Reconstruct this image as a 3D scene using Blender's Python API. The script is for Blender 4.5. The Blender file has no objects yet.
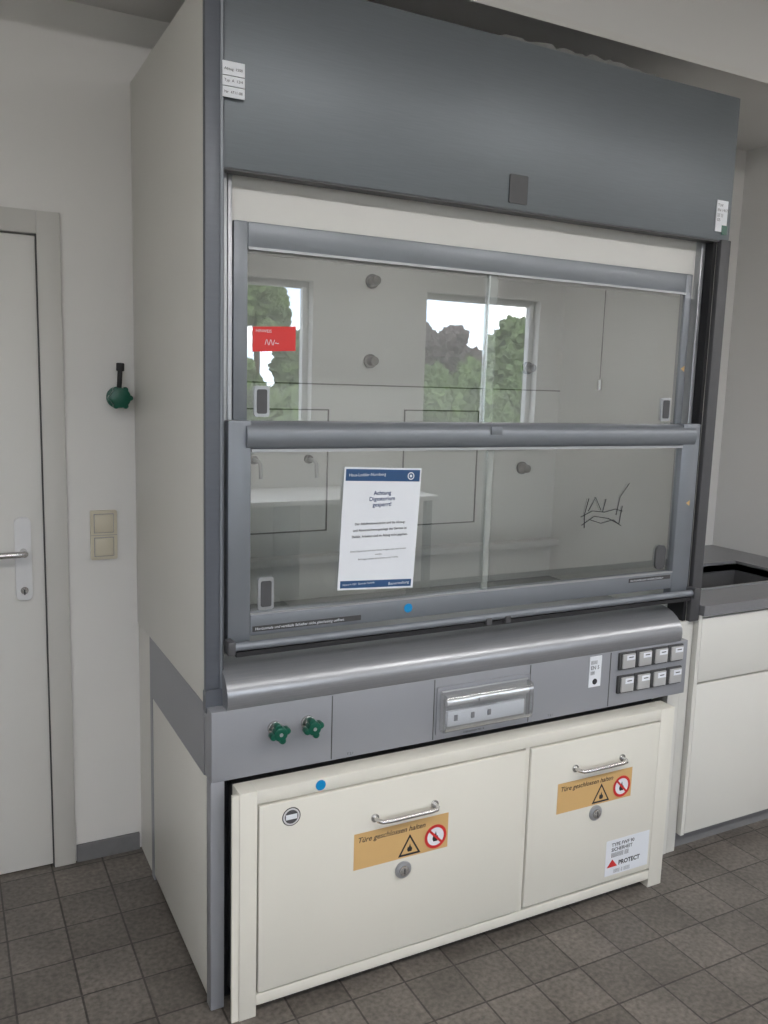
import bpy, bmesh, math, random
from mathutils import Vector, Matrix, noise as mnoise
random.seed(4)
S=bpy.context.scene
COL=bpy.context.collection
# ------------------------------------------------------------------ materials
def mat(name,col,rough=.5,metal=0,noise=0,scale=40,bump=0,aniso=None,spec=None,dirt=0,alpha=None):
    m=bpy.data.materials.new(name);m.use_nodes=True;nt=m.node_tree;b=nt.nodes['Principled BSDF']
    b.inputs['Base Color'].default_value=(*col,1);b.inputs['Roughness'].default_value=rough;b.inputs['Metallic'].default_value=metal
    if spec is not None:b.inputs['Specular IOR Level'].default_value=spec
    if alpha is not None:b.inputs['Alpha'].default_value=alpha
    tc=nt.nodes.new('ShaderNodeTexCoord');mp=nt.nodes.new('ShaderNodeMapping')
    if aniso:mp.inputs['Scale'].default_value=aniso
    nt.links.new(tc.outputs['Object'],mp.inputs['Vector'])
    n=nt.nodes.new('ShaderNodeTexNoise');n.inputs['Scale'].default_value=scale;n.inputs['Detail'].default_value=5
    nt.links.new(mp.outputs['Vector'],n.inputs['Vector'])
    if noise:
        mx=nt.nodes.new('ShaderNodeMix');mx.data_type='RGBA';mx.inputs[6].default_value=(*[c*(1-noise) for c in col],1);mx.inputs[7].default_value=(*[min(1,c*(1+noise)) for c in col],1)
        nt.links.new(n.outputs['Fac'],mx.inputs[0]);nt.links.new(mx.outputs[2],b.inputs['Base Color'])
    if bump:
        bp=nt.nodes.new('ShaderNodeBump');bp.inputs['Strength'].default_value=bump;bp.inputs['Distance'].default_value=.002
        nt.links.new(n.outputs['Fac'],bp.inputs['Height']);nt.links.new(bp.outputs['Normal'],b.inputs['Normal'])
    return m
M={}
M['wall']=mat('painted_wall',(.66,.648,.63),.85,noise=.03,scale=3,bump=.15)
M['wallf']=mat('painted_wall_far',(.70,.69,.67),.85,noise=.03,scale=3)
M['ceil']=mat('ceiling_paint',(.66,.645,.62),.9,noise=.03,scale=2)
M['door']=mat('door_paint',(.62,.61,.585),.45,noise=.02,scale=4)
M['frame']=mat('door_frame_paint',(.50,.49,.465),.5,noise=.02,scale=4)
M['white']=mat('cream_laminate',(.655,.645,.605),.4,noise=.015,scale=5)
M['cream']=mat('cream_powder_coat',(.70,.68,.612),.35,noise=.015,scale=5)
M['cream2']=mat('cream_gap',(.68,.67,.645),.5,noise=.02,scale=5)
M['grey']=mat('grey_blue_steel',(.12,.13,.152),.4,.2,noise=.08,scale=30,aniso=(.3,4,4))
M['panel']=mat('fascia_dark_steel',(.155,.172,.188),.42,.4,noise=.10,scale=60,aniso=(.25,1,6),bump=.03)
M['lgrey']=mat('grey_laminate',(.26,.267,.29),.42,noise=.03,scale=8)
M['rocker']=mat('rocker_grey_plastic',(.42,.42,.42),.4)
M['sgrey']=mat('sash_frame_grey',(.20,.215,.24),.36,.3,noise=.05,scale=20)
M['alu']=mat('brushed_aluminium',(.42,.43,.45),.36,.6,noise=.1,scale=60,aniso=(.1,5,5))
M['sill']=mat('airfoil_steel',(.30,.307,.325),.30,.55,noise=.14,scale=60,aniso=(.1,5,5))
M['chrome']=mat('satin_chrome',(.62,.61,.6),.25,.9,noise=.03)
M['plateal']=mat('satin_plate',(.66,.66,.67),.35,.2,noise=.03)
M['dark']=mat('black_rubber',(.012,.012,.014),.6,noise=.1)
M['dgrey']=mat('dark_grey_plastic',(.07,.07,.075),.5,noise=.1)
M['ridge']=mat('mottled_grey',(.20,.20,.195),.8,noise=.3,scale=30)
M['green']=mat('green_plastic',(.0,.075,.045),.3,noise=.05)
M['orange']=mat('orange_label',(.62,.40,.17),.45,noise=.02,scale=8)
M['red']=mat('red_label',(.68,.03,.03),.4,noise=.02)
M['redsym']=mat('red_symbol',(.60,.03,.03),.45)
M['blue']=mat('blue_dot',(.0,.23,.52),.4)
M['navy']=mat('navy_print',(.02,.075,.19),.5)
M['paper']=mat('white_paper',(.74,.765,.81),.35,noise=.01)
M['ink']=mat('black_ink',(.02,.02,.025),.6)
M['inkb']=mat('blue_ink',(.06,.09,.2),.6)
M['plate']=mat('switch_cream_plastic',(.54,.495,.39),.35)
M['inner']=mat('hood_inner_panel',(.64,.645,.63),.4,noise=.03,scale=4)
M['seam']=mat('seam_dark',(.05,.05,.052),.6)
M['seam2']=mat('baffle_seam',(.12,.12,.12),.6)
M['worktop']=mat('ceramic_worktop',(.42,.43,.44),.25,noise=.03)
M['counter']=mat('stone_counter',(.19,.19,.20),.3,noise=.12,scale=120)
M['sink']=mat('sink_dark_ceramic',(.10,.10,.105),.25)
M['plinth']=mat('grey_plinth',(.16,.16,.165),.6,noise=.1)
M['winf']=mat('window_frame_white',(.7,.7,.7),.4)
M['streak']=mat('pane_overlap_streak',(.85,.87,.86),.25,alpha=.38)  # translucent white that paints the bright streak where the panes overlap
M['bark']=mat('tree_bark',(.08,.05,.03),.9,noise=.3,bump=.5)
M['leaf']=mat('leaf_green',(.085,.13,.035),.7,noise=.95,scale=4)
M['leafr']=mat('leaf_purple',(.075,.05,.05),.7,noise=.9,scale=4)
M['grass']=mat('ground_gravel',(.20,.195,.18),.9,noise=.3,scale=1)
# floor tiles
def floor_mat():
    m=bpy.data.materials.new('floor_tiles');m.use_nodes=True;nt=m.node_tree;b=nt.nodes['Principled BSDF'];N=nt.nodes.new;L=nt.links.new
    tc=N('ShaderNodeTexCoord');br=N('ShaderNodeTexBrick');br.offset=0;br.squash=1
    br.inputs['Scale'].default_value=1;br.inputs['Brick Width'].default_value=.168;br.inputs['Row Height'].default_value=.168
    br.inputs['Mortar Size'].default_value=.0032;br.inputs['Mortar Smooth'].default_value=.2
    br.inputs['Color1'].default_value=(.112,.099,.087,1);br.inputs['Color2'].default_value=(.150,.133,.117,1);br.inputs['Mortar'].default_value=(.048,.042,.037,1)
    mp=N('ShaderNodeMapping');mp.inputs['Location'].default_value=(10.05,10.103,0);L(tc.outputs['Object'],mp.inputs['Vector']);L(mp.outputs['Vector'],br.inputs['Vector'])
    n=N('ShaderNodeTexNoise');n.inputs['Scale'].default_value=70;n.inputs['Detail'].default_value=8;L(tc.outputs['Object'],n.inputs['Vector'])
    n2=N('ShaderNodeTexNoise');n2.inputs['Scale'].default_value=5;n2.inputs['Detail'].default_value=6;L(tc.outputs['Object'],n2.inputs['Vector'])
    mr=N('ShaderNodeMapRange');mr.inputs[1].default_value=.3;mr.inputs[2].default_value=.7;mr.inputs[3].default_value=.65;mr.inputs[4].default_value=1.35;L(n.outputs['Fac'],mr.inputs[0])
    mr2=N('ShaderNodeMapRange');mr2.inputs[1].default_value=.3;mr2.inputs[2].default_value=.7;mr2.inputs[3].default_value=.78;mr2.inputs[4].default_value=1.18;L(n2.outputs['Fac'],mr2.inputs[0])
    mu=N('ShaderNodeMath');mu.operation='MULTIPLY';L(mr.outputs[0],mu.inputs[0]);L(mr2.outputs[0],mu.inputs[1])
    vm=N('ShaderNodeVectorMath');vm.operation='SCALE';L(br.outputs['Color'],vm.inputs[0]);L(mu.outputs[0],vm.inputs['Scale'])
    L(vm.outputs[0],b.inputs['Base Color']);b.inputs['Roughness'].default_value=.36
    iv=N('ShaderNodeMath');iv.operation='SUBTRACT';iv.inputs[0].default_value=1;L(br.outputs['Fac'],iv.inputs[1])
    bp=N('ShaderNodeBump');bp.inputs['Strength'].default_value=.4;bp.inputs['Distance'].default_value=.003;L(iv.outputs[0],bp.inputs['Height']);L(bp.outputs['Normal'],b.inputs['Normal'])
    return m
M['floor']=floor_mat()
def glass_mat(name,tint,refl,rough=0.0):
    # thin architectural glass: front faces carry the Fresnel reflection, back faces only transmit
    m=bpy.data.materials.new(name);m.use_nodes=True;nt=m.node_tree;nt.nodes.clear();N=nt.nodes.new;L=nt.links.new
    o=N('ShaderNodeOutputMaterial');mx=N('ShaderNodeMixShader');t=N('ShaderNodeBsdfTransparent');g=N('ShaderNodeBsdfGlossy')
    t.inputs[0].default_value=(*tint,1);g.inputs['Roughness'].default_value=rough
    fr=N('ShaderNodeFresnel');fr.inputs[0].default_value=1.5
    ge=N('ShaderNodeNewGeometry');iv=N('ShaderNodeMath');iv.operation='SUBTRACT';iv.inputs[0].default_value=1;L(ge.outputs['Backfacing'],iv.inputs[1])
    mm=N('ShaderNodeMath');mm.operation='MULTIPLY';mm.inputs[1].default_value=refl;mm.use_clamp=True;L(fr.outputs[0],mm.inputs[0])
    m2=N('ShaderNodeMath');m2.operation='MULTIPLY';L(mm.outputs[0],m2.inputs[0]);L(iv.outputs[0],m2.inputs[1])
    L(m2.outputs[0],mx.inputs[0]);L(t.outputs[0],mx.inputs[1]);L(g.outputs[0],mx.inputs[2]);L(mx.outputs[0],o.inputs[0]);return m
M['glass']=glass_mat('sash_glass',(.93,.945,.94),6.6)
M['glassedge']=glass_mat('pane_edge',(.9,.95,.93),9,.25)
M['cover']=glass_mat('clear_plastic_cover',(.94,.945,.95),4,.12)
def emis(name,col,s):
    m=bpy.data.materials.new(name);m.use_nodes=True;b=m.node_tree.nodes['Principled BSDF'];b.inputs['Emission Color'].default_value=(*col,1);b.inputs['Emission Strength'].default_value=s;return m
M['tube']=emis('ceiling_fill_glow',(1,.98,.955),20.0)  # glow of the added ceiling fill lamps
M['hoodfill']=emis('hood_fill_glow',(1,.98,.95),4.0)  # glow of the added fill lamp in the hood
# ------------------------------------------------------------------ helpers
def empty(name):
    o=bpy.data.objects.new(name,None);COL.objects.link(o);o.empty_display_size=.1;return o
def link(o,parent):
    COL.objects.link(o)
    if parent:o.parent=parent
    return o
def finish(bm,name,m,parent,smooth=False):
    me=bpy.data.meshes.new(name);bm.normal_update();bm.to_mesh(me);bm.free()
    if m:me.materials.append(M[m])
    if smooth:
        for p in me.polygons:p.use_smooth=True
        try:me.set_sharp_from_angle(angle=math.radians(40))
        except Exception:pass
    return link(bpy.data.objects.new(name,me),parent)
def box(name,x0,x1,y0,y1,z0,z1,m,parent=None,bev=0,seg=2):
    bm=bmesh.new();bmesh.ops.create_cube(bm,size=1)
    for v in bm.verts:v.co=Vector((x0+(v.co.x+.5)*(x1-x0),y0+(v.co.y+.5)*(y1-y0),z0+(v.co.z+.5)*(z1-z0)))
    if bev:bmesh.ops.bevel(bm,geom=bm.edges[:],offset=bev,segments=seg,affect='EDGES',profile=.5)
    return finish(bm,name,m,parent,bool(bev))
def multi(name,boxes,m,parent=None,bev=0):
    bm=bmesh.new()
    for (x0,x1,y0,y1,z0,z1) in boxes:
        r=bmesh.ops.create_cube(bm,size=1);vs=r['verts']
        for v in vs:v.co=Vector((x0+(v.co.x+.5)*(x1-x0),y0+(v.co.y+.5)*(y1-y0),z0+(v.co.z+.5)*(z1-z0)))
        if bev:
            es=list({e for v in vs for e in v.link_edges});bmesh.ops.bevel(bm,geom=es,offset=bev,segments=2,affect='EDGES',profile=.5)
    return finish(bm,name,m,parent,bool(bev))
def prism(name,prof,x0,x1,m,parent=None,smooth=True,axis='x'):
    bm=bmesh.new();a=[];b=[]
    for (p,q) in prof:
        if axis=='x':a.append(bm.verts.new((x0,p,q)));b.append(bm.verts.new((x1,p,q)))
        elif axis=='z':a.append(bm.verts.new((p,q,x0)));b.append(bm.verts.new((p,q,x1)))
        else:a.append(bm.verts.new((p,x0,q)));b.append(bm.verts.new((p,x1,q)))
    n=len(prof);bm.faces.new(a);bm.faces.new(b[::-1])
    for i in range(n):bm.faces.new((a[i],b[i],b[(i+1)%n],a[(i+1)%n]))
    bmesh.ops.recalc_face_normals(bm,faces=bm.faces[:])
    return finish(bm,name,m,parent,smooth)
def cyl(name,p0,p1,r,m,parent=None,seg=32,r2=None,bev=0):
    p0=Vector(p0);p1=Vector(p1);d=p1-p0;bm=bmesh.new()
    bmesh.ops.create_cone(bm,cap_ends=True,segments=seg,radius1=r,radius2=r if r2 is None else r2,depth=d.length)
    if bev:
        es=[e for e in bm.edges if len(e.link_faces)==2 and any(len(f.verts)>4 for f in e.link_faces)]
        bmesh.ops.bevel(bm,geom=es,offset=bev,segments=2,affect='EDGES',profile=.5)
    q=d.to_track_quat('Z','Y').to_matrix().to_4x4();bmesh.ops.transform(bm,matrix=Matrix.Translation((p0+p1)/2)@q,verts=bm.verts)
    return finish(bm,name,m,parent,True)
def tube(name,pts,r,m,parent=None,cyc=False):
    cu=bpy.data.curves.new(name,'CURVE');cu.dimensions='3D';cu.bevel_depth=r;cu.bevel_resolution=4;cu.use_fill_caps=True
    s=cu.splines.new('POLY');s.points.add(len(pts)-1)
    for i,p in enumerate(pts):s.points[i].co=(*p,1)
    s.use_cyclic_u=cyc
    t=bpy.data.objects.new(name+'_c',cu);COL.objects.link(t)
    dg=bpy.context.evaluated_depsgraph_get();me=bpy.data.meshes.new_from_object(t.evaluated_get(dg));bpy.data.objects.remove(t)
    me.name=name;me.materials.clear();me.materials.append(M[m])
    for p in me.polygons:p.use_smooth=True
    return link(bpy.data.objects.new(name,me),parent)
def text(name,body,x,y,z,size,m,parent=None,align='LEFT',italic=0,spacing=1.0,bold=0):
    cu=bpy.data.curves.new(name,'FONT');cu.body=body;cu.size=size;cu.align_x=align;cu.shear=italic;cu.space_line=spacing;cu.offset=bold;cu.resolution_u=3
    t=bpy.data.objects.new(name+'_c',cu);COL.objects.link(t)
    dg=bpy.context.evaluated_depsgraph_get();me=bpy.data.meshes.new_from_object(t.evaluated_get(dg));bpy.data.objects.remove(t)
    me.name=name;me.materials.clear();me.materials.append(M[m])
    me.transform(Matrix.Translation((x,y,z))@Matrix.Rotation(math.pi/2,4,'X'))
    return link(bpy.data.objects.new(name,me),parent)
def poly(name,pts,y,m,parent,th=.0006):
    return prism(name,[(p[0],p[1]) for p in pts],y,y-th,m,parent,False,axis='y')
def disc(name,x,z,r,y,m,parent,th=.0006,seg=40):
    return poly(name,[(x+r*math.cos(a*2*math.pi/seg),z+r*math.sin(a*2*math.pi/seg)) for a in range(seg)],y,m,parent,th)
def ring(name,x,z,r0,r1,y,m,parent,th=.0006,seg=40):
    bm=bmesh.new();A=[];B=[]
    for i in range(seg):
        a=i*2*math.pi/seg;c,s=math.cos(a),math.sin(a)
        A.append(bm.verts.new((x+r0*c,y-th,z+r0*s)));B.append(bm.verts.new((x+r1*c,y-th,z+r1*s)))
    for i in range(seg):j=(i+1)%seg;bm.faces.new((A[i],A[j],B[j],B[i]))
    return finish(bm,name,m,parent)
# ------------------------------------------------------------------ room
YW=.854;XL,XR,YB,H=-3.2,9.0,-4.0,3.2
box('floor',XL,XR,YB,YW+.2,-.1,0,'floor')
DX0,DX1,DZ=-1.2,-.296,2.143
multi('wall_back',[(XL,DX0,YW,YW+.2,0,H),(DX0,DX1,YW,YW+.2,DZ,H),(DX1,XR,YW,YW+.2,0,H),(DX0,DX1,YW+.06,YW+.2,0,DZ)],'wall')  # last box added behind the door leaf to block light
box('wall_left',XL-.2,XL,YB,YW+.2,0,H,'wallf')
box('wall_right',XR,XR+.2,YB,YW+.2,0,H,'wallf')
box('wall_partition',2.85,3.05,-.05,YW,0,2.85,'wall')
box('ceiling',XL,XR,YB,YW+.2,H,H+.1,'ceil')
box('trim_1',XL,XR,.19,YW,2.85,H,'wall')   # dropped soffit along the back wall
box('trim_2',XL,XR,.176,.19,2.835,2.86,'ceil')
wins=[(-2.6,-1.46),(-1.29,-.15),(.86,2.0),(3.01,4.16),(7.4,8.6)];WZ0,WZ1=1.22,2.48
b=[(XL,XR,YB-.2,YB,0,WZ0),(XL,XR,YB-.2,YB,WZ1,H)];px=XL
for a,c in wins:b.append((px,a,YB-.2,YB,WZ0,WZ1));px=c
b.append((px,XR,YB-.2,YB,WZ0,WZ1));multi('wall_front',b,'wallf')
for i,(a,c) in enumerate(wins):
    f=.05
    multi('window_%d'%(i+1),[(a,a+f,YB-.14,YB-.08,WZ0,WZ1),(c-f,c,YB-.14,YB-.08,WZ0,WZ1),(a+f,c-f,YB-.14,YB-.08,WZ0,WZ0+f),(a+f,c-f,YB-.14,YB-.08,WZ1-f,WZ1),(a,c,YB-.08,YB+.03,WZ0-.025,WZ0)],'winf',bev=.004)
multi('baseboard_back',[(-.222,-.004,YW-.012,YW,0,.062),(XL,-1.28,YW-.012,YW,0,.062)],'plinth')
box('baseboard_front',2.8,XR,YB,YB+.012,0,.062,'plinth')
for i,lx in enumerate((-2.0,.2,2.4,4.6,6.8)):  # unseen fill lamps added to brighten the room
    e=empty('ceiling_fill_light' if i==0 else 'ceiling_fill_light.%03d'%i)
    multi('housing',[(lx-.8,lx+.8,-2.55,-2.25,3.14,3.2)],'winf',e,.005);box('diffuser',lx-.78,lx+.78,-2.53,-2.27,3.128,3.14,'tube',e)
# lab bench under the windows (seen mirrored in the sash)
e=empty('laboratory_bench')
box('bench_top',-2.9,2.7,-3.98,-3.25,.87,.905,'winf',e,.004)
multi('bench_cabinets',[(-2.85+i*.9,-2.85+i*.9+.88,-3.95,-3.40,.08,.87) for i in (0,1,3,5)],'white',e,.003)
multi('bench_legs',[(2.62,2.67,-3.34,-3.29,0,.87),(2.62,2.67,-3.94,-3.89,0,.87),(-.2,-.15,-3.34,-3.29,0,.87)],'plinth',e)
multi('bench_plinth',[(-2.8+i*.9,-2.0+i*.9,-3.9,-3.45,0,.08) for i in (0,1,3,5)],'plinth',e)
# door
d=empty('door_1')
box('leaf',DX0+.004,DX1-.003,YW+.006,YW+.046,.006,DZ-.004,'door',d,.003)
multi('frame',[(DX1,-.226,YW-.014,YW+.001,0,DZ+.07),(DX0-.07,DX0,YW-.014,YW+.001,0,DZ+.07),(DX0,DX1,YW-.014,YW+.001,DZ,DZ+.07)],'frame',d,.002)
box('frame_seal',DX1-.004,DX1+.002,YW-.004,YW+.01,0,DZ,'seam',d)
def rbox(name,x0,x1,y0,y1,z0,z1,r,m,parent):
    pr=[]
    for cx,cz,a0 in((x1-r,z1-r,0),(x0+r,z1-r,90),(x0+r,z0+r,180),(x1-r,z0+r,270)):
        for k in range(7):
            a=math.radians(a0+k*15);pr.append((cx+r*math.cos(a),cz+r*math.sin(a)))
    return prism(name,pr,y0,y1,m,parent,True,axis='y')
rbox('escutcheon_plate',-.389,-.339,YW-.005,YW+.006,.966,1.243,.018,'plateal',d)
cyl('lever_neck',(-.364,YW-.004,1.13),(-.364,YW-.055,1.13),.011,'chrome',d)
tube('lever',[(-.364,YW-.05,1.13),(-.38,YW-.056,1.13),(-.42,YW-.057,1.13),(-.485,YW-.055,1.128)],.0105,'chrome',d)
cyl('keyhole',(-.364,YW-.004,1.0),(-.364,YW-.009,1.0),.012,'chrome',d);box('keyhole_slot',-.366,-.362,YW-.0096,YW-.008,.985,1.003,'seam',d)
# light switches
s=empty('light_switch')
rbox('cover',-.153,-.066,YW-.012,YW,1.088,1.257,.006,'plate',s)
box('rocker_upper',-.140,-.079,YW-.018,YW-.011,1.182,1.244,'plate',s,.003);box('rocker_lower',-.140,-.079,YW-.018,YW-.011,1.101,1.163,'plate',s,.003)
multi('rocker_seams',[(-.142,-.077,YW-.0126,YW-.0116,1.180,1.246),(-.142,-.077,YW-.0126,YW-.0116,1.099,1.165),(-.153,-.066,YW-.0126,YW-.0116,1.1715,1.173)],'lgrey',s)
# green wall valve
v=empty('gas_valve')
cyl('wall_flange',(-.057,YW,1.638),(-.057,YW-.012,1.638),.036,'green',v,bev=.003)
cyl('valve_body',(-.057,YW-.01,1.638),(-.057,YW-.06,1.638),.024,'dgrey',v,r2=.02)
cyl('hand_wheel',(-.057,YW-.05,1.638),(-.057,YW-.075,1.638),.033,'green',v,bev=.006)
for k in range(6):
    a=k*math.pi/3;cyl('wheel_lobe_%d'%(k+1),(-.057+.031*math.cos(a),YW-.052,1.638+.031*math.sin(a)),(-.057+.031*math.cos(a),YW-.073,1.638+.031*math.sin(a)),.009,'green',v,16,bev=.003)
tube('outlet_stem',[(-.057,YW-.03,1.65),(-.055,YW-.04,1.69),(-.052,YW-.04,1.742)],.008,'dark',v)
cyl('outlet_cap',(-.0525,YW-.04,1.725),(-.0515,YW-.04,1.752),.013,'dark',v,bev=.003)
# ------------------------------------------------------------------ fume hood
h=empty('fume_hood')
T=2.675
box('side_panel_left',0,.03,-.004,YW-.004,.852,T-.03,'white',h,.002)
box('side_panel_right',1.756,1.80,0,YW-.004,0,T-.03,'white',h,.002)
multi('post_left',[(-.002,.047,-.02,.0,.845,T-.0)],'grey',h,.004)
box('post_left_edge',.036,.042,-.0225,-.019,.87,T-.005,'sgrey',h)
box('post_left_inner',.03,.049,0,.12,.9,2.66,'dgrey',h)
rbox('post_left_foot',-.003,.049,-.024,.002,.83,.90,.012,'grey',h)
multi('post_right',[(1.757,1.803,-.02,.0,.90,2.22)],'dgrey',h,.003)
box('post_right_inner',1.742,1.757,0,.075,.9,2.4,'dark',h)
box('fascia_panel',.047,1.80,-.012,.012,2.217,T,'panel',h,.003)
box('fascia_lip',.047,1.80,-.012,.03,2.212,2.2165,'dgrey',h)
box('top_cover',.03,1.79,.012,YW-.02,T-.06,T-.03,'dgrey',h)
# uneven grey ridge on top of the fascia
bm=bmesh.new();n=60;pv=None
for i in range(n+1):
    x=.6+i*(1.1/n);hh=.012+.014*random.random()*math.sin(math.pi*i/n)+.014*math.sin(math.pi*i/n)
    c=(bm.verts.new((x,.014,T-.01)),bm.verts.new((x,.02,T-.01+hh)),bm.verts.new((x,.07,T-.01+hh*.7)),bm.verts.new((x,.09,T-.031)))
    if pv:
        for k in range(3):bm.faces.new((pv[k],c[k],c[k+1],pv[k+1]))
    pv=c
finish(bm,'top_ridge','ridge',h,True)
rbox('fascia_badge',.890,.954,-.016,-.011,2.235,2.315,.004,'dgrey',h)
multi('fascia_sticker',[(.040,.095,-.0255,-.0232,2.425,2.456),(.040,.095,-.0255,-.0232,2.401,2.423),(.040,.095,-.0255,-.0232,2.375,2.399)],'paper',h)
box('fascia_sticker_holder',.048,.09,-.0233,-.012,2.38,2.45,'panel',h)
text('fascia_sticker_text','Abzug  1500\nTyp  A  12/4\nNr  4711-08',.044,-.026,2.436,.009,'ink',h,spacing=2.9)
box('approval_sticker',1.728,1.780,-.0145,-.0118,2.245,2.345,'paper',h)
multi('approval_sticker_green',[(1.757,1.783,-.0155,-.0140,2.236,2.266)],'green',h)
text('approval_sticker_text','TUV\nEN 14175\n|||| |||\nGS',1.732,-.015,2.325,.013,'ink',h,spacing=1.2)
# closing panel behind fascia
box('header_panel',.066,1.742,.055,.065,2.03,2.30,'cream2',h)
multi('guide_rail_left',[(.049,.066,.02,.07,1.0,2.225),(.070,.082,.028,.05,1.0,2.215)],'alu',h,.002)
multi('guide_rail_right',[(1.722,1.740,.03,.07,1.0,2.225)],'alu',h,.002)
# inner chamber
box('inner_back',.05,1.756,.76,.78,.88,2.4,'inner',h)
box('inner_left',.031,.05,.12,.76,.88,2.4,'inner',h)
box('inner_right',1.742,1.7555,.076,.7595,.88,2.35,'inner',h)
box('inner_top',.05,1.742,.066,.76,2.36,2.38,'inner',h)
box('worktop',.05,1.742,.03,.76,.88,.905,'worktop',h,.003)
box('inner_fill_housing',.45,1.35,.20,.34,2.335,2.36,'winf',h,.003)
box('inner_fill_diffuser',.47,1.33,.215,.325,2.328,2.335,'hoodfill',h)  # glowing fill lamp added to brighten the chamber
def frame_rect(name,x0,x1,z0,z1,y,t,m):
    multi(name,[(x0,x1,y,y+.003,z0,z0+t),(x0,x1,y,y+.003,z1-t,z1),(x0,x0+t,y,y+.003,z0+t,z1-t),(x1-t,x1,y,y+.003,z0+t,z1-t)],m,h)
frame_rect('baffle_seam_left',.31,.68,1.16,1.612,.757,.005,'seam2')
frame_rect('baffle_seam_right',.995,1.34,1.16,1.615,.757,.005,'seam2')
box('baffle_joint',.05,1.742,.756,.761,1.70,1.705,'seam2',h)
box('baffle_ledge',.05,1.742,.70,.76,1.05,1.075,'inner',h,.003)
for k,(x,z) in enumerate(((.842,2.081),(.842,1.792),(1.565,1.38),(1.565,1.792),(.25,1.38))):
    cyl('rod_boss_%d'%(k+1),(x,.76,z),(x,.715,z),.017,'dgrey',h,bev=.003);cyl('rod_boss_plate_%d'%(k+1),(x,.76,z),(x,.752,z),.026,'dgrey',h)
for k,x in enumerate((.39,.60)):
    tube('inner_tap_%d'%(k+1),[(x,.76,1.43),(x,.70,1.43),(x,.68,1.42),(x,.675,1.37)],.007,'alu',h);cyl('inner_tap_base_%d'%(k+1),(x,.76,1.43),(x,.745,1.43),.016,'dgrey',h)
tube('pull_cord',[(1.730,.5,2.2),(1.729,.5,1.75)],.002,'seam2',h);cyl('pull_cord_weight',(1.729,.5,1.75),(1.729,.5,1.71),.010,'chrome',h)
# upper sash
multi('upper_sash_frame',[(.086,.124,.03,.055,1.58,2.105),(1.662,1.692,.03,.055,1.58,2.105),(.124,1.662,.03,.055,2.04,2.105)],'sgrey',h,.003)
box('upper_sash_edge',.124,1.662,.026,.032,2.036,2.043,'alu',h)
box('upper_pane_left',.122,.90,.044,.047,1.56,2.042,'glass',h)
box('upper_pane_right',.872,1.664,.036,.039,1.56,2.042,'glass',h)
box('upper_pane_edge',.868,.873,.034,.041,1.59,2.038,'glassedge',h);box('upper_pane_streak',.873,.904,.0395,.0435,1.59,2.038,'streak',h)  # second strip paints a bright streak onto the pane overlap
def grip(name,x0,x1,z0,z1,y):
    rbox(name,x0,x1,y-.006,y,z0,z1,.006,'alu',h);rbox(name+'_recess',x0+.007,x1-.007,y-.008,y-.0055,z0+.008,z1-.008,.005,'dgrey',h)
grip('upper_grip_left',.146,.188,1.612,1.692,.0435);grip('upper_grip_right',1.592,1.634,1.612,1.69,.0355)
poly('red_sticker',[(.142,1.845),(.262,1.852),(.262,1.788),(.142,1.781)],.0435,'red',h)
text('red_sticker_text','HINWEIS',.150,.0425,1.832,.011,'paper',h);text('red_sticker_text_2','/\\/\\/~',.175,.0425,1.800,.02,'paper',h)
# lower sash
cr=[(.028,1.528),(-.004,1.528),(-.016,1.536),(-.022,1.552),(-.022,1.572),(-.016,1.588),(-.004,1.598),(.028,1.602)]
prism('lower_sash_top_rail',cr,.108,1.715,'sgrey',h)
multi('lower_sash_stiles',[(.060,.122,-.012,.024,1.0,1.604),(1.660,1.742,-.012,.024,1.0,1.604)],'sgrey',h,.004)
box('lower_sash_bottom_rail',.122,1.660,-.012,.024,1.03,1.09,'sgrey',h,.003)
box('lower_sash_edge',.122,1.66,-.0135,-.010,1.087,1.092,'alu',h)
box('lower_sash_top_edge',.122,1.66,-.0145,-.010,1.522,1.530,'alu',h)
box('top_rail_latch',.86,.90,-.026,-.02,1.568,1.592,'sgrey',h,.002)
box('lower_pane_left',.12,.90,.010,.013,1.088,1.53,'glass',h)
box('lower_pane_right',.872,1.662,.002,.005,1.088,1.53,'glass',h)
box('lower_pane_edge',.868,.872,.0005,.0065,1.09,1.528,'glassedge',h);box('lower_pane_streak',.873,.892,.006,.0095,1.09,1.528,'streak',h)  # bright streak painted on the lower overlap as well
grip('lower_grip_left',.149,.193,1.095,1.182,.0095)
rbox('lower_grip_right_plate',1.583,1.629,-.006,.002,1.10,1.186,.022,'dgrey',h)
cyl('handle_rail',(.062,-.035,1.012),(1.742,-.035,1.012),.0115,'sgrey',h)
multi('handle_rail_slot',[(.075,1.73,-.04,.02,.985,.998)],'dark',h)
multi('handle_rail_bracket',[(.050,.070,-.052,-.008,.993,1.03),(1.735,1.76,-.052,-.008,.993,1.03),(.86,.88,-.05,-.02,.99,1.012),(.93,.95,-.05,-.02,.99,1.012)],'dgrey',h,.003)
box('sash_label_left',.128,.45,-.0135,-.0118,1.041,1.056,'seam',h);text('sash_label_left_text','Horizontale und vertikale Schieber nicht gleichzeitig oeffnen',.134,-.0142,1.045,.0108,'paper',h,italic=.2)
box('sash_label_right',1.46,1.65,-.0135,-.0118,1.066,1.080,'seam',h);text('sash_label_right_text','Horizontale und vertikale Schieber',1.464,-.0142,1.069,.0108,'paper',h,italic=.2)
disc('blue_marker_sash',.604,1.061,.0135,-.012,'blue',h,.0015)
poly('orange_arrow_upper',[(1.668,1.79),(1.684,1.80),(1.684,1.78)],.030,'orange',h);poly('orange_arrow_lower',[(1.70,1.33),(1.716,1.34),(1.716,1.32)],-.012,'orange',h)
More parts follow.
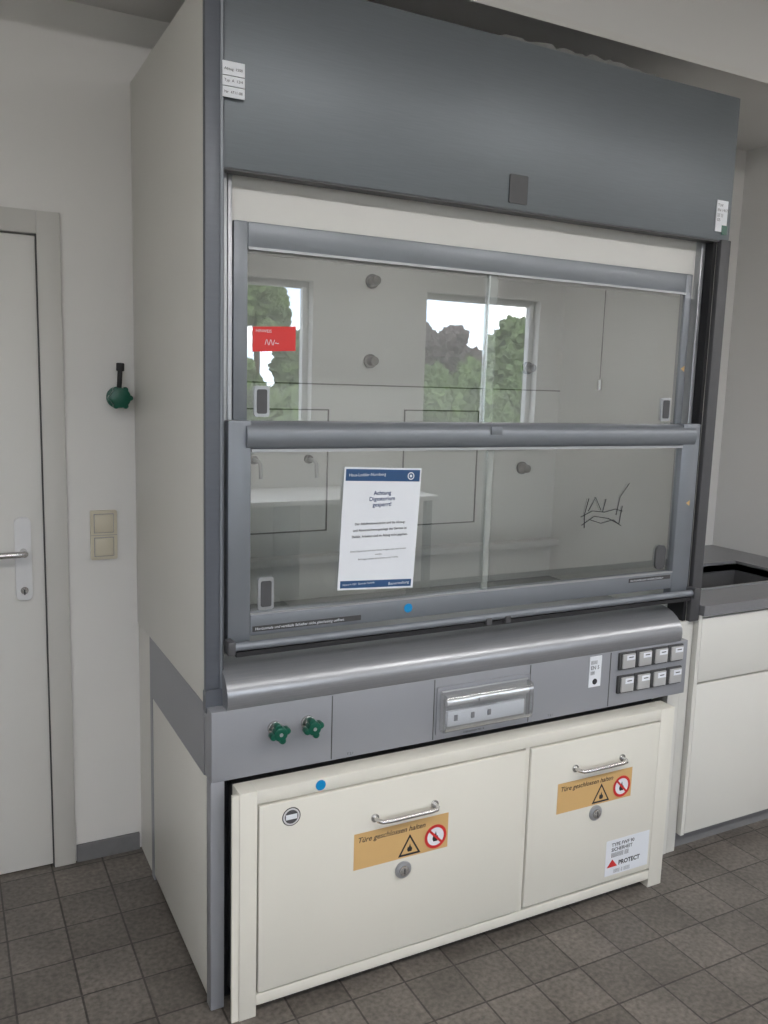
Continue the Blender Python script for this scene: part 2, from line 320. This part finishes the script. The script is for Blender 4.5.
# thin bent wire caught in front of the right pane
P=lambda l:[(x,.0012-.004*((i*7+3)%3)/2,z) for i,(x,z) in enumerate(l)]
for k,l in enumerate(([(1.245,1.300),(1.29,1.318),(1.34,1.312),(1.39,1.320),(1.42,1.312)],[(1.262,1.262),(1.258,1.31),(1.27,1.36)],[(1.25,1.272),(1.30,1.30),(1.36,1.29),(1.41,1.268)],[(1.275,1.318),(1.30,1.362),(1.325,1.318)],[(1.335,1.312),(1.345,1.356)],[(1.395,1.300),(1.405,1.36),(1.44,1.405)],[(1.28,1.29),(1.33,1.275),(1.38,1.285),(1.42,1.262)],[(1.41,1.268),(1.418,1.33)])):
    tube('bent_wire_%d'%(k+1),P(l),.0013,'ink',h)
# airfoil sill
af=[(-.067,.853),(-.0715,.866),(-.073,.882),(-.070,.900),(-.060,.918),(-.044,.934),(-.022,.947),(.005,.956),(.035,.960),(.06,.960),(.06,.853)]
prism('airfoil_sill',af,.042,1.668,'sill',h)
# control panel
box('control_panel',0.0,1.705,-.067,.0,.660,.853,'lgrey',h,.002)
multi('control_panel_seams',[(x-.0015,x+.0015,-.0676,-.066,.664,.85) for x in(.342,.672,1.022,1.352)],'seam',h)
box('side_band',-.001,.02,-.0,.655,.655,.856,'lgrey',h)
box('side_band_rear',-.001,.02,.62,.655,0,.66,'lgrey',h)
box('base_side_panel',0.0,.02,-.025,.62,.02,.655,'white',h,.002)
box('base_side_rear',.004,.02,.655,YW-.004,.0,.86,'white',h)
box('base_post',-.002,.036,-.066,-.026,0,.662,'lgrey',h,.003)
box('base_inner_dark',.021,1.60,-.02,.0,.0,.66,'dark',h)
box('base_filler_right',1.70,1.755,.0,.02,0,.90,'white',h)
box('right_rear_filler',1.706,1.755,-.01,.0,.66,.90,'white',h)
# valves
for k,x in enumerate((.172,.268)):
    z=.786
    cyl('valve_base_%d'%(k+1),(x,-.067,z),(x,-.078,z),.020,'chrome',h,bev=.002)
    cyl('valve_stem_%d'%(k+1),(x,-.078,z),(x,-.098,z),.010,'chrome',h)
    cyl('valve_knob_%d'%(k+1),(x,-.095,z),(x,-.122,z),.019,'green',h,bev=.004)
    for q in range(4):
        a=q*math.pi/2+.3;cyl('valve_knob_%d_lobe_%d'%(k+1,q+1),(x+.02*math.cos(a),-.097,z+.02*math.sin(a)),(x+.02*math.cos(a),-.120,z+.02*math.sin(a)),.0095,'green',h,16,bev=.003)
    cyl('valve_cap_%d'%(k+1),(x,-.122,z),(x,-.1235,z),.005,'alu',h)
# socket box : clear rounded flip cover over a breaker strip
rbox('socket_frame',.680,1.018,-.072,-.066,.676,.826,.006,'lgrey',h)
rbox('socket_box_back',.692,1.006,-.0735,-.071,.690,.812,.005,'rocker',h)
cov=[(-.0735,.812),(-.090,.812),(-.102,.806),(-.109,.794),(-.112,.775),(-.112,.735),(-.109,.712),(-.102,.698),(-.090,.690),(-.0735,.690),(-.0735,.693),(-.089,.693),(-.100,.700),(-.106,.713),(-.109,.735),(-.109,.775),(-.106,.793),(-.100,.803),(-.089,.809),(-.0735,.809)]
prism('socket_box_cover',cov,.692,1.006,'cover',h)
multi('socket_box_cover_ends',[(.690,.693,-.105,-.0735,.695,.807),(1.005,1.008,-.105,-.0735,.695,.807)],'cover',h)
multi('socket_breakers',[(.708,.990,-.088,-.0735,.704,.752)],'paper',h,.004)
multi('socket_breaker_toggles',[(.730+i*.060,.742+i*.060,-.092,-.088,.722,.740) for i in range(3)],'lgrey',h,.001)
cyl('socket_cover_highlight',(.700,-.090,.782),(.998,-.090,.782),.009,'plateal',h)  # pale rod added as the highlight inside the cover
multi('socket_cover_hinge',[(.80,.88,-.117,-.110,.782,.792),(.692,1.006,-.080,-.0735,.808,.815)],'alu',h,.002)
# approval label + switches
box('panel_sticker',1.262,1.312,-.0688,-.0668,.742,.858-.012,'paper',h)
text('panel_sticker_text','IIIIII\nEN 5\nIIII',1.266,-.0695,.820,.018,'ink',h,spacing=1)
disc('panel_sticker_mark',1.287,.760,.010,-.0688,'ink',h)
for r,(z0,z1) in enumerate(((.786,.846),(.704,.766))):
    for k in range(4):
        x=1.384+k*.074
        box('switch_body_%d_%d'%(r+1,k+1),x,x+.070,-.076,-.066,z0,z1,'seam',h,.003)
        box('switch_rocker_%d_%d'%(r+1,k+1),x+.010,x+.066,-.082,-.075,z0+.005,z1-.005,'rocker',h,.003)
        box('switch_tag_%d_%d'%(r+1,k+1),x+.026,x+.062,-.0826,-.081,z0+.034,z1-.009,'paper',h)
        box('switch_symbol_%d_%d'%(r+1,k+1),x+.034,x+.054,-.0831,-.082,z0+.042,z0+.045,'ink',h)
for k,x in enumerate((.39,.78,1.10)):text('panel_lettering_%d'%(k+1),'Digestorium Nr. 4' if k==1 else 'T 2.1',x,-.0676,.668,.010,'ink',h)
# notice on the glass
n=empty('warning_notice')
poly('sheet',[(.395,1.478),(.641,1.470),(.624,1.118),(.381,1.130)][::1],.0015,'paper',n)
bpy.context.view_layer.update()
def strip(name,u0,u1,v0,v1,m):
    A=Vector((.395,1.478));B=Vector((.641,1.470));Cc=Vector((.624,1.118));D=Vector((.381,1.130))
    f=lambda u,v:(A*(1-u)+B*u)*(1-v)+(D*(1-u)+Cc*u)*v
    poly(name,[tuple(f(u0,v0)),tuple(f(u1,v0)),tuple(f(u1,v1)),tuple(f(u0,v1))],.0009,m,n)
    return f
f=strip('header_band',.02,.98,.015,.11,'navy');strip('footer_band',.03,.97,.925,.985,'navy')
c=f(.86,.065);ring('header_emblem',c.x,c.y,.008,.011,.0003,'paper',n);disc('header_emblem_dot',c.x,c.y,.004,.0003,'paper',n)
def nt(name,s,u,v,size,m,al='CENTER',bold=.0,sp=1.0):
    c=f(u,v);text(name,s,c.x,-.0002,c.y,size,m,n,al,bold=bold,spacing=sp)
nt('header_text','Haus-Lodder-Nurnberg',.06,.075,.012,'paper','LEFT')
nt('title','Achtung\nDigestorium\ngesperrt!',.5,.22,.0165,'inkb',bold=.0002);
nt('body','Der Abluftvolumenstrom und die Absaug-\nund Absturzsicherungsanlage des Gerates ist\nDefekt. Arbeiten sind im Abzug nicht gegeben.',.5,.46,.0095,'ink',bold=.0001,sp=1.9)
nt('body_2','Dieses Digestorium darf daher bis zur Freigabe nicht mehr benutzt\nwerden.\nBei Fragen wenden Sie sich bitte an die Technik.',.5,.68,.0066,'ink',sp=1.8)
nt('footer_text','Notruf 4-1001  Zentrale Technik',.06,.965,.0075,'paper','LEFT');nt('footer_brand','Bauverwaltung',.80,.965,.0115,'paper')
# ------------------------------------------------------------------ safety cabinet
c=empty('safety_storage_cabinet');YK=-.136;X0,X1=.055,1.592;ZT=.650
multi('outer_frame',[(X0,.103,YK,-.070,.0,ZT),(1.530,X1,YK,-.070,0,ZT),(.103,1.530,YK,-.070,.612,ZT),(.103,1.53,YK,-.070,.032,.064)],'cream',c,.0015)
box('frame_lip',.036,X0,YK+.004,YK+.014,.0,ZT-.004,'cream',c)
box('carcass',X0+.004,X1-.004,-.0695,-.022,.03,ZT-.01,'seam',c)
box('inner_divider',.969,.985,YK+.004,-.07,.064,.612,'cream',c)
box('door_left',.107,.966,YK-.004,YK+.02,.071,.607,'cream',c,.003)
box('door_right',.988,1.526,YK-.004,YK+.02,.075,.607,'cream',c,.003)
multi('door_shadow_gaps',[(.103,1.53,YK+.021,YK+.03,.064,.612)],'dark',c)
multi('plinth',[(.14,1.50,-.10,-.03,0,.03)],'dark',c)
YD=YK-.004
def dhandle(name,x0,x1,z):
    tube(name,[(x0,YD,z),(x0+.002,YD-.022,z),(x0+.010,YD-.032,z),(x0+.03,YD-.035,z),(x1-.03,YD-.035,z),(x1-.010,YD-.032,z),(x1-.002,YD-.022,z),(x1,YD,z)],.0065,'chrome',c)
    for k,x in enumerate((x0,x1)):cyl(name+'_foot_%d'%(k+1),(x,YD,z),(x,YD-.004,z),.012,'chrome',c)
dhandle('handle_left',.447,.642,.502);dhandle('handle_right',1.165,1.362,.512)
def lock(k,x,z):
    cyl('lock_rosette_%d'%k,(x,YD,z),(x,YD-.006,z),.026,'alu',c,bev=.002);cyl('lock_barrel_%d'%k,(x,YD-.006,z),(x,YD-.014,z),.015,'chrome',c,bev=.002)
    box('lock_slot_%d'%k,x-.002,x+.002,YD-.0146,YD-.0138,z-.008,z+.008,'seam',c)
lock(1,.543,.322);lock(2,1.261,.340)
def label(k,x0,x1,z0,z1):
    poly('warning_label_%d'%k,[(x0,z0),(x1,z0),(x1,z1),(x0,z1)],YD,'orange',c,.001)
    text('warning_label_text_%d'%k,'T\u00fcre geschlossen halten',x0+.010,YD-.0014,z1-.028,.0225,'ink',c,italic=.25,bold=.0002)
    hh=z1-z0;cx=x0+.58*(x1-x0);cz=z0+.005;s=.074;y=YD-.001
    poly('flame_triangle_%d'%k,[(cx-s/2,cz),(cx+s/2,cz),(cx,cz+s*.87)],y,'ink',c)
    s2=s*.74;o=.0065;poly('flame_triangle_field_%d'%k,[(cx-s2/2,cz+o),(cx+s2/2,cz+o),(cx,cz+o+s2*.87)],y-.0006,'orange',c)
    fl=[(-.007,0),(.007,0),(.010,.009),(.006,.017),(.005,.012),(.001,.028),(-.004,.015),(-.007,.018),(-.010,.008)]
    poly('flame_symbol_%d'%k,[(cx+a*.85,cz+.012+b_*.85) for a,b_ in fl],y-.0012,'ink',c)
    cx2=x0+.86*(x1-x0);cz2=z0+.043;disc('prohibition_field_%d'%k,cx2,cz2,.035,y,'paper',c)
    poly('prohibition_flame_%d'%k,[(cx2+a*1.0,cz2-.015+b_*1.1) for a,b_ in fl],y-.0006,'ink',c)
    ring('prohibition_ring_%d'%k,cx2,cz2,.028,.037,y-.001,'redsym',c)
    w=.0025;l=.029;poly('prohibition_bar_%d'%k,[(cx2-l*.7-w,cz2+l*.7-w),(cx2-l*.7+w,cz2+l*.7+w),(cx2+l*.7+w,cz2-l*.7+w),(cx2+l*.7-w,cz2-l*.7-w)],y-.0014,'redsym',c)
label(1,.384,.692,.357,.465);label(2,1.099,1.412,.368,.470)
disc('round_badge',.196,.561,.026,YD,'ink',c);disc('round_badge_field',.196,.561,.0235,YD-.0006,'plateal',c);disc('round_badge_core',.196,.561,.019,YD-.0012,'dgrey',c);box('round_badge_bar',.180,.212,YD-.0026,YD-.0016,.554,.568,'paper',c)
disc('blue_marker',.281,.631,.0145,YK,'blue',c,.0015)
poly('maker_label',[(1.322,.095),(1.514,.095),(1.514,.222),(1.322,.222)],YD,'paper',c)
text('maker_label_text','TYPE FWF 90\nSICHERHEIT\n|||||||||||| ||||',1.345,YD-.001,.198,.0175,'ink',c,bold=.0003)
text('maker_label_text_2','||||||| || |||||||',1.36,YD-.001,.104,.0155,'ink',c)
poly('maker_label_logo',[(1.33,.125),(1.352,.152),(1.375,.125)],YD-.0006,'redsym',c);text('maker_label_name','PROTECT',1.38,YD-.001,.127,.022,'ink',c,bold=.0008)
# ------------------------------------------------------------------ sink counter
k=empty('sink_base_cabinet');ya=-.02
multi('countertop',[(1.805,2.0,ya-.02,YW,.920,.957),(2.6,2.848,ya-.02,YW,.920,.957),(2.0,2.6,ya-.02,.16,.920,.957),(2.0,2.6,.50,YW,.920,.957)],'counter',k)
multi('sink_basin',[(2.0,2.6,.16,.5,.76,.77),(1.99,2.0,.15,.51,.76,.95),(2.6,2.61,.15,.51,.76,.95),(2.0,2.6,.15,.16,.76,.95),(2.0,2.6,.50,.51,.76,.95)],'sink',k)
multi('sink_rim',[(1.985,2.0,.145,.515,.957,.962),(2.6,2.615,.145,.515,.957,.962),(2.0,2.6,.145,.16,.957,.962),(2.0,2.6,.5,.515,.957,.962)],'counter',k,.001)
cyl('sink_drain',(2.3,.33,.77),(2.3,.33,.774),.03,'chrome',k)
box('carcass',1.805,2.845,ya+.02,YW-.01,.07,.75,'cream2',k);box('carcass_top_rail',1.805,2.845,ya+.02,ya+.04,.75,.92,'cream2',k)
box('drawer_front',1.822,2.318,ya,ya+.019,.664,.905,'white',k,.002);box('cabinet_door',1.822,2.318,ya,ya+.019,.074,.656,'white',k,.002)
box('drawer_front_2',2.322,2.843,ya,ya+.019,.664,.905,'white',k,.002);box('cabinet_door_2',2.322,2.843,ya,ya+.019,.074,.656,'white',k,.002)
box('plinth',1.805,2.845,ya+.04,ya+.06,0,.07,'plinth',k)
box('side_panel',1.804,1.820,ya,YW-.01,.07,.92,'white',k)
# ------------------------------------------------------------------ outside
box('ground_outside',-40,60,-60,YB-.25,-1.3,-1.2,'grass')
def tree(name,x,y,z0,hgt,rad,lm,lobes=40):
    e=empty(name);bm=bmesh.new()
    cen=[(Vector((x,y,z0+hgt-rad*.9)),rad*.65)]
    for i in range(lobes):
        a=random.uniform(0,6.28);q=random.uniform(.25,2.0);cen.append((Vector((x+rad*.9*math.cos(a)*min(1,q),y+rad*.5*math.sin(a),z0+hgt-rad*q)),rad*random.uniform(.12,.32)))
    for c0,r0 in cen:
        r=bmesh.ops.create_icosphere(bm,subdivisions=4,radius=r0,matrix=Matrix.Translation(c0))
        for v in r['verts']:
            d_=(v.co-c0).normalized();v.co=c0+d_*r0*(1+.35*mnoise.noise(v.co*3.5)+.45*mnoise.noise(v.co*10)+random.uniform(-.13,.13))
    finish(bm,'crown',lm,e);cyl('trunk',(x,y,z0),(x,y,z0+hgt-rad),rad*.09,'bark',e)
G=-1.2
for i,(x,y,hg,rd,lm) in enumerate(((5.7,-16,5.3,.75,'leaf'),(7.0,-16,4.1,1.0,'leaf'),(4.6,-15,3.6,1.1,'leaf'),(10.2,-16,4.5,1.5,'leafr'),(12.9,-15.5,4.9,1.6,'leaf'),(11.3,-13,3.6,1.2,'leaf'),(9.0,-13,3.4,1.2,'leaf'),(5.8,-13,3.1,1.1,'leaf'),(1.5,-16,5,2,'leaf'),(15.5,-16,5,2,'leafr'),(-3,-16,5,2,'leaf'),(8.6,-18,4.4,1.6,'leafr'))):
    tree('tree' if i==0 else 'tree.%03d'%i,x,y,G,hg,rd,lm)
# ------------------------------------------------------------------ world
w=bpy.data.worlds.new('overcast_sky');S.world=w;w.use_nodes=True;nt_=w.node_tree;bg=nt_.nodes['Background']
tc=nt_.nodes.new('ShaderNodeTexCoord');no=nt_.nodes.new('ShaderNodeTexNoise');no.inputs['Scale'].default_value=3.5;no.inputs['Detail'].default_value=7
mp=nt_.nodes.new('ShaderNodeMapping');mp.inputs['Scale'].default_value=(1,1,3);nt_.links.new(tc.outputs['Generated'],mp.inputs['Vector']);nt_.links.new(mp.outputs['Vector'],no.inputs['Vector'])
cr_=nt_.nodes.new('ShaderNodeValToRGB');cr_.color_ramp.elements[0].position=.42;cr_.color_ramp.elements[0].color=(.62,.73,.9,1);cr_.color_ramp.elements[1].position=.58;cr_.color_ramp.elements[1].color=(1,1,1,1)
nt_.links.new(no.outputs['Fac'],cr_.inputs[0]);nt_.links.new(cr_.outputs[0],bg.inputs[0]);bg.inputs[1].default_value=5.0
S.view_settings.view_transform='Standard';S.view_settings.exposure=.40
# ------------------------------------------------------------------ camera
cd=bpy.data.cameras.new('camera');cd.sensor_fit='VERTICAL';cd.sensor_height=36;cd.lens=851.1/1024*36;cd.clip_start=.05;cd.clip_end=200
co=bpy.data.objects.new('camera',cd);COL.objects.link(co)
yaw,pitch,roll=.4841,-.147,.0295
f=Vector((math.sin(yaw)*math.cos(pitch),math.cos(yaw)*math.cos(pitch),math.sin(pitch)));r=Vector((math.cos(yaw),-math.sin(yaw),0));u=r.cross(f)
r2=r*math.cos(roll)+u*math.sin(roll);u2=-r*math.sin(roll)+u*math.cos(roll)
m=Matrix((r2,u2,-f)).transposed().to_4x4();m.translation=Vector((-.5948,-2.1224,1.7022));co.matrix_world=m
S.camera=co
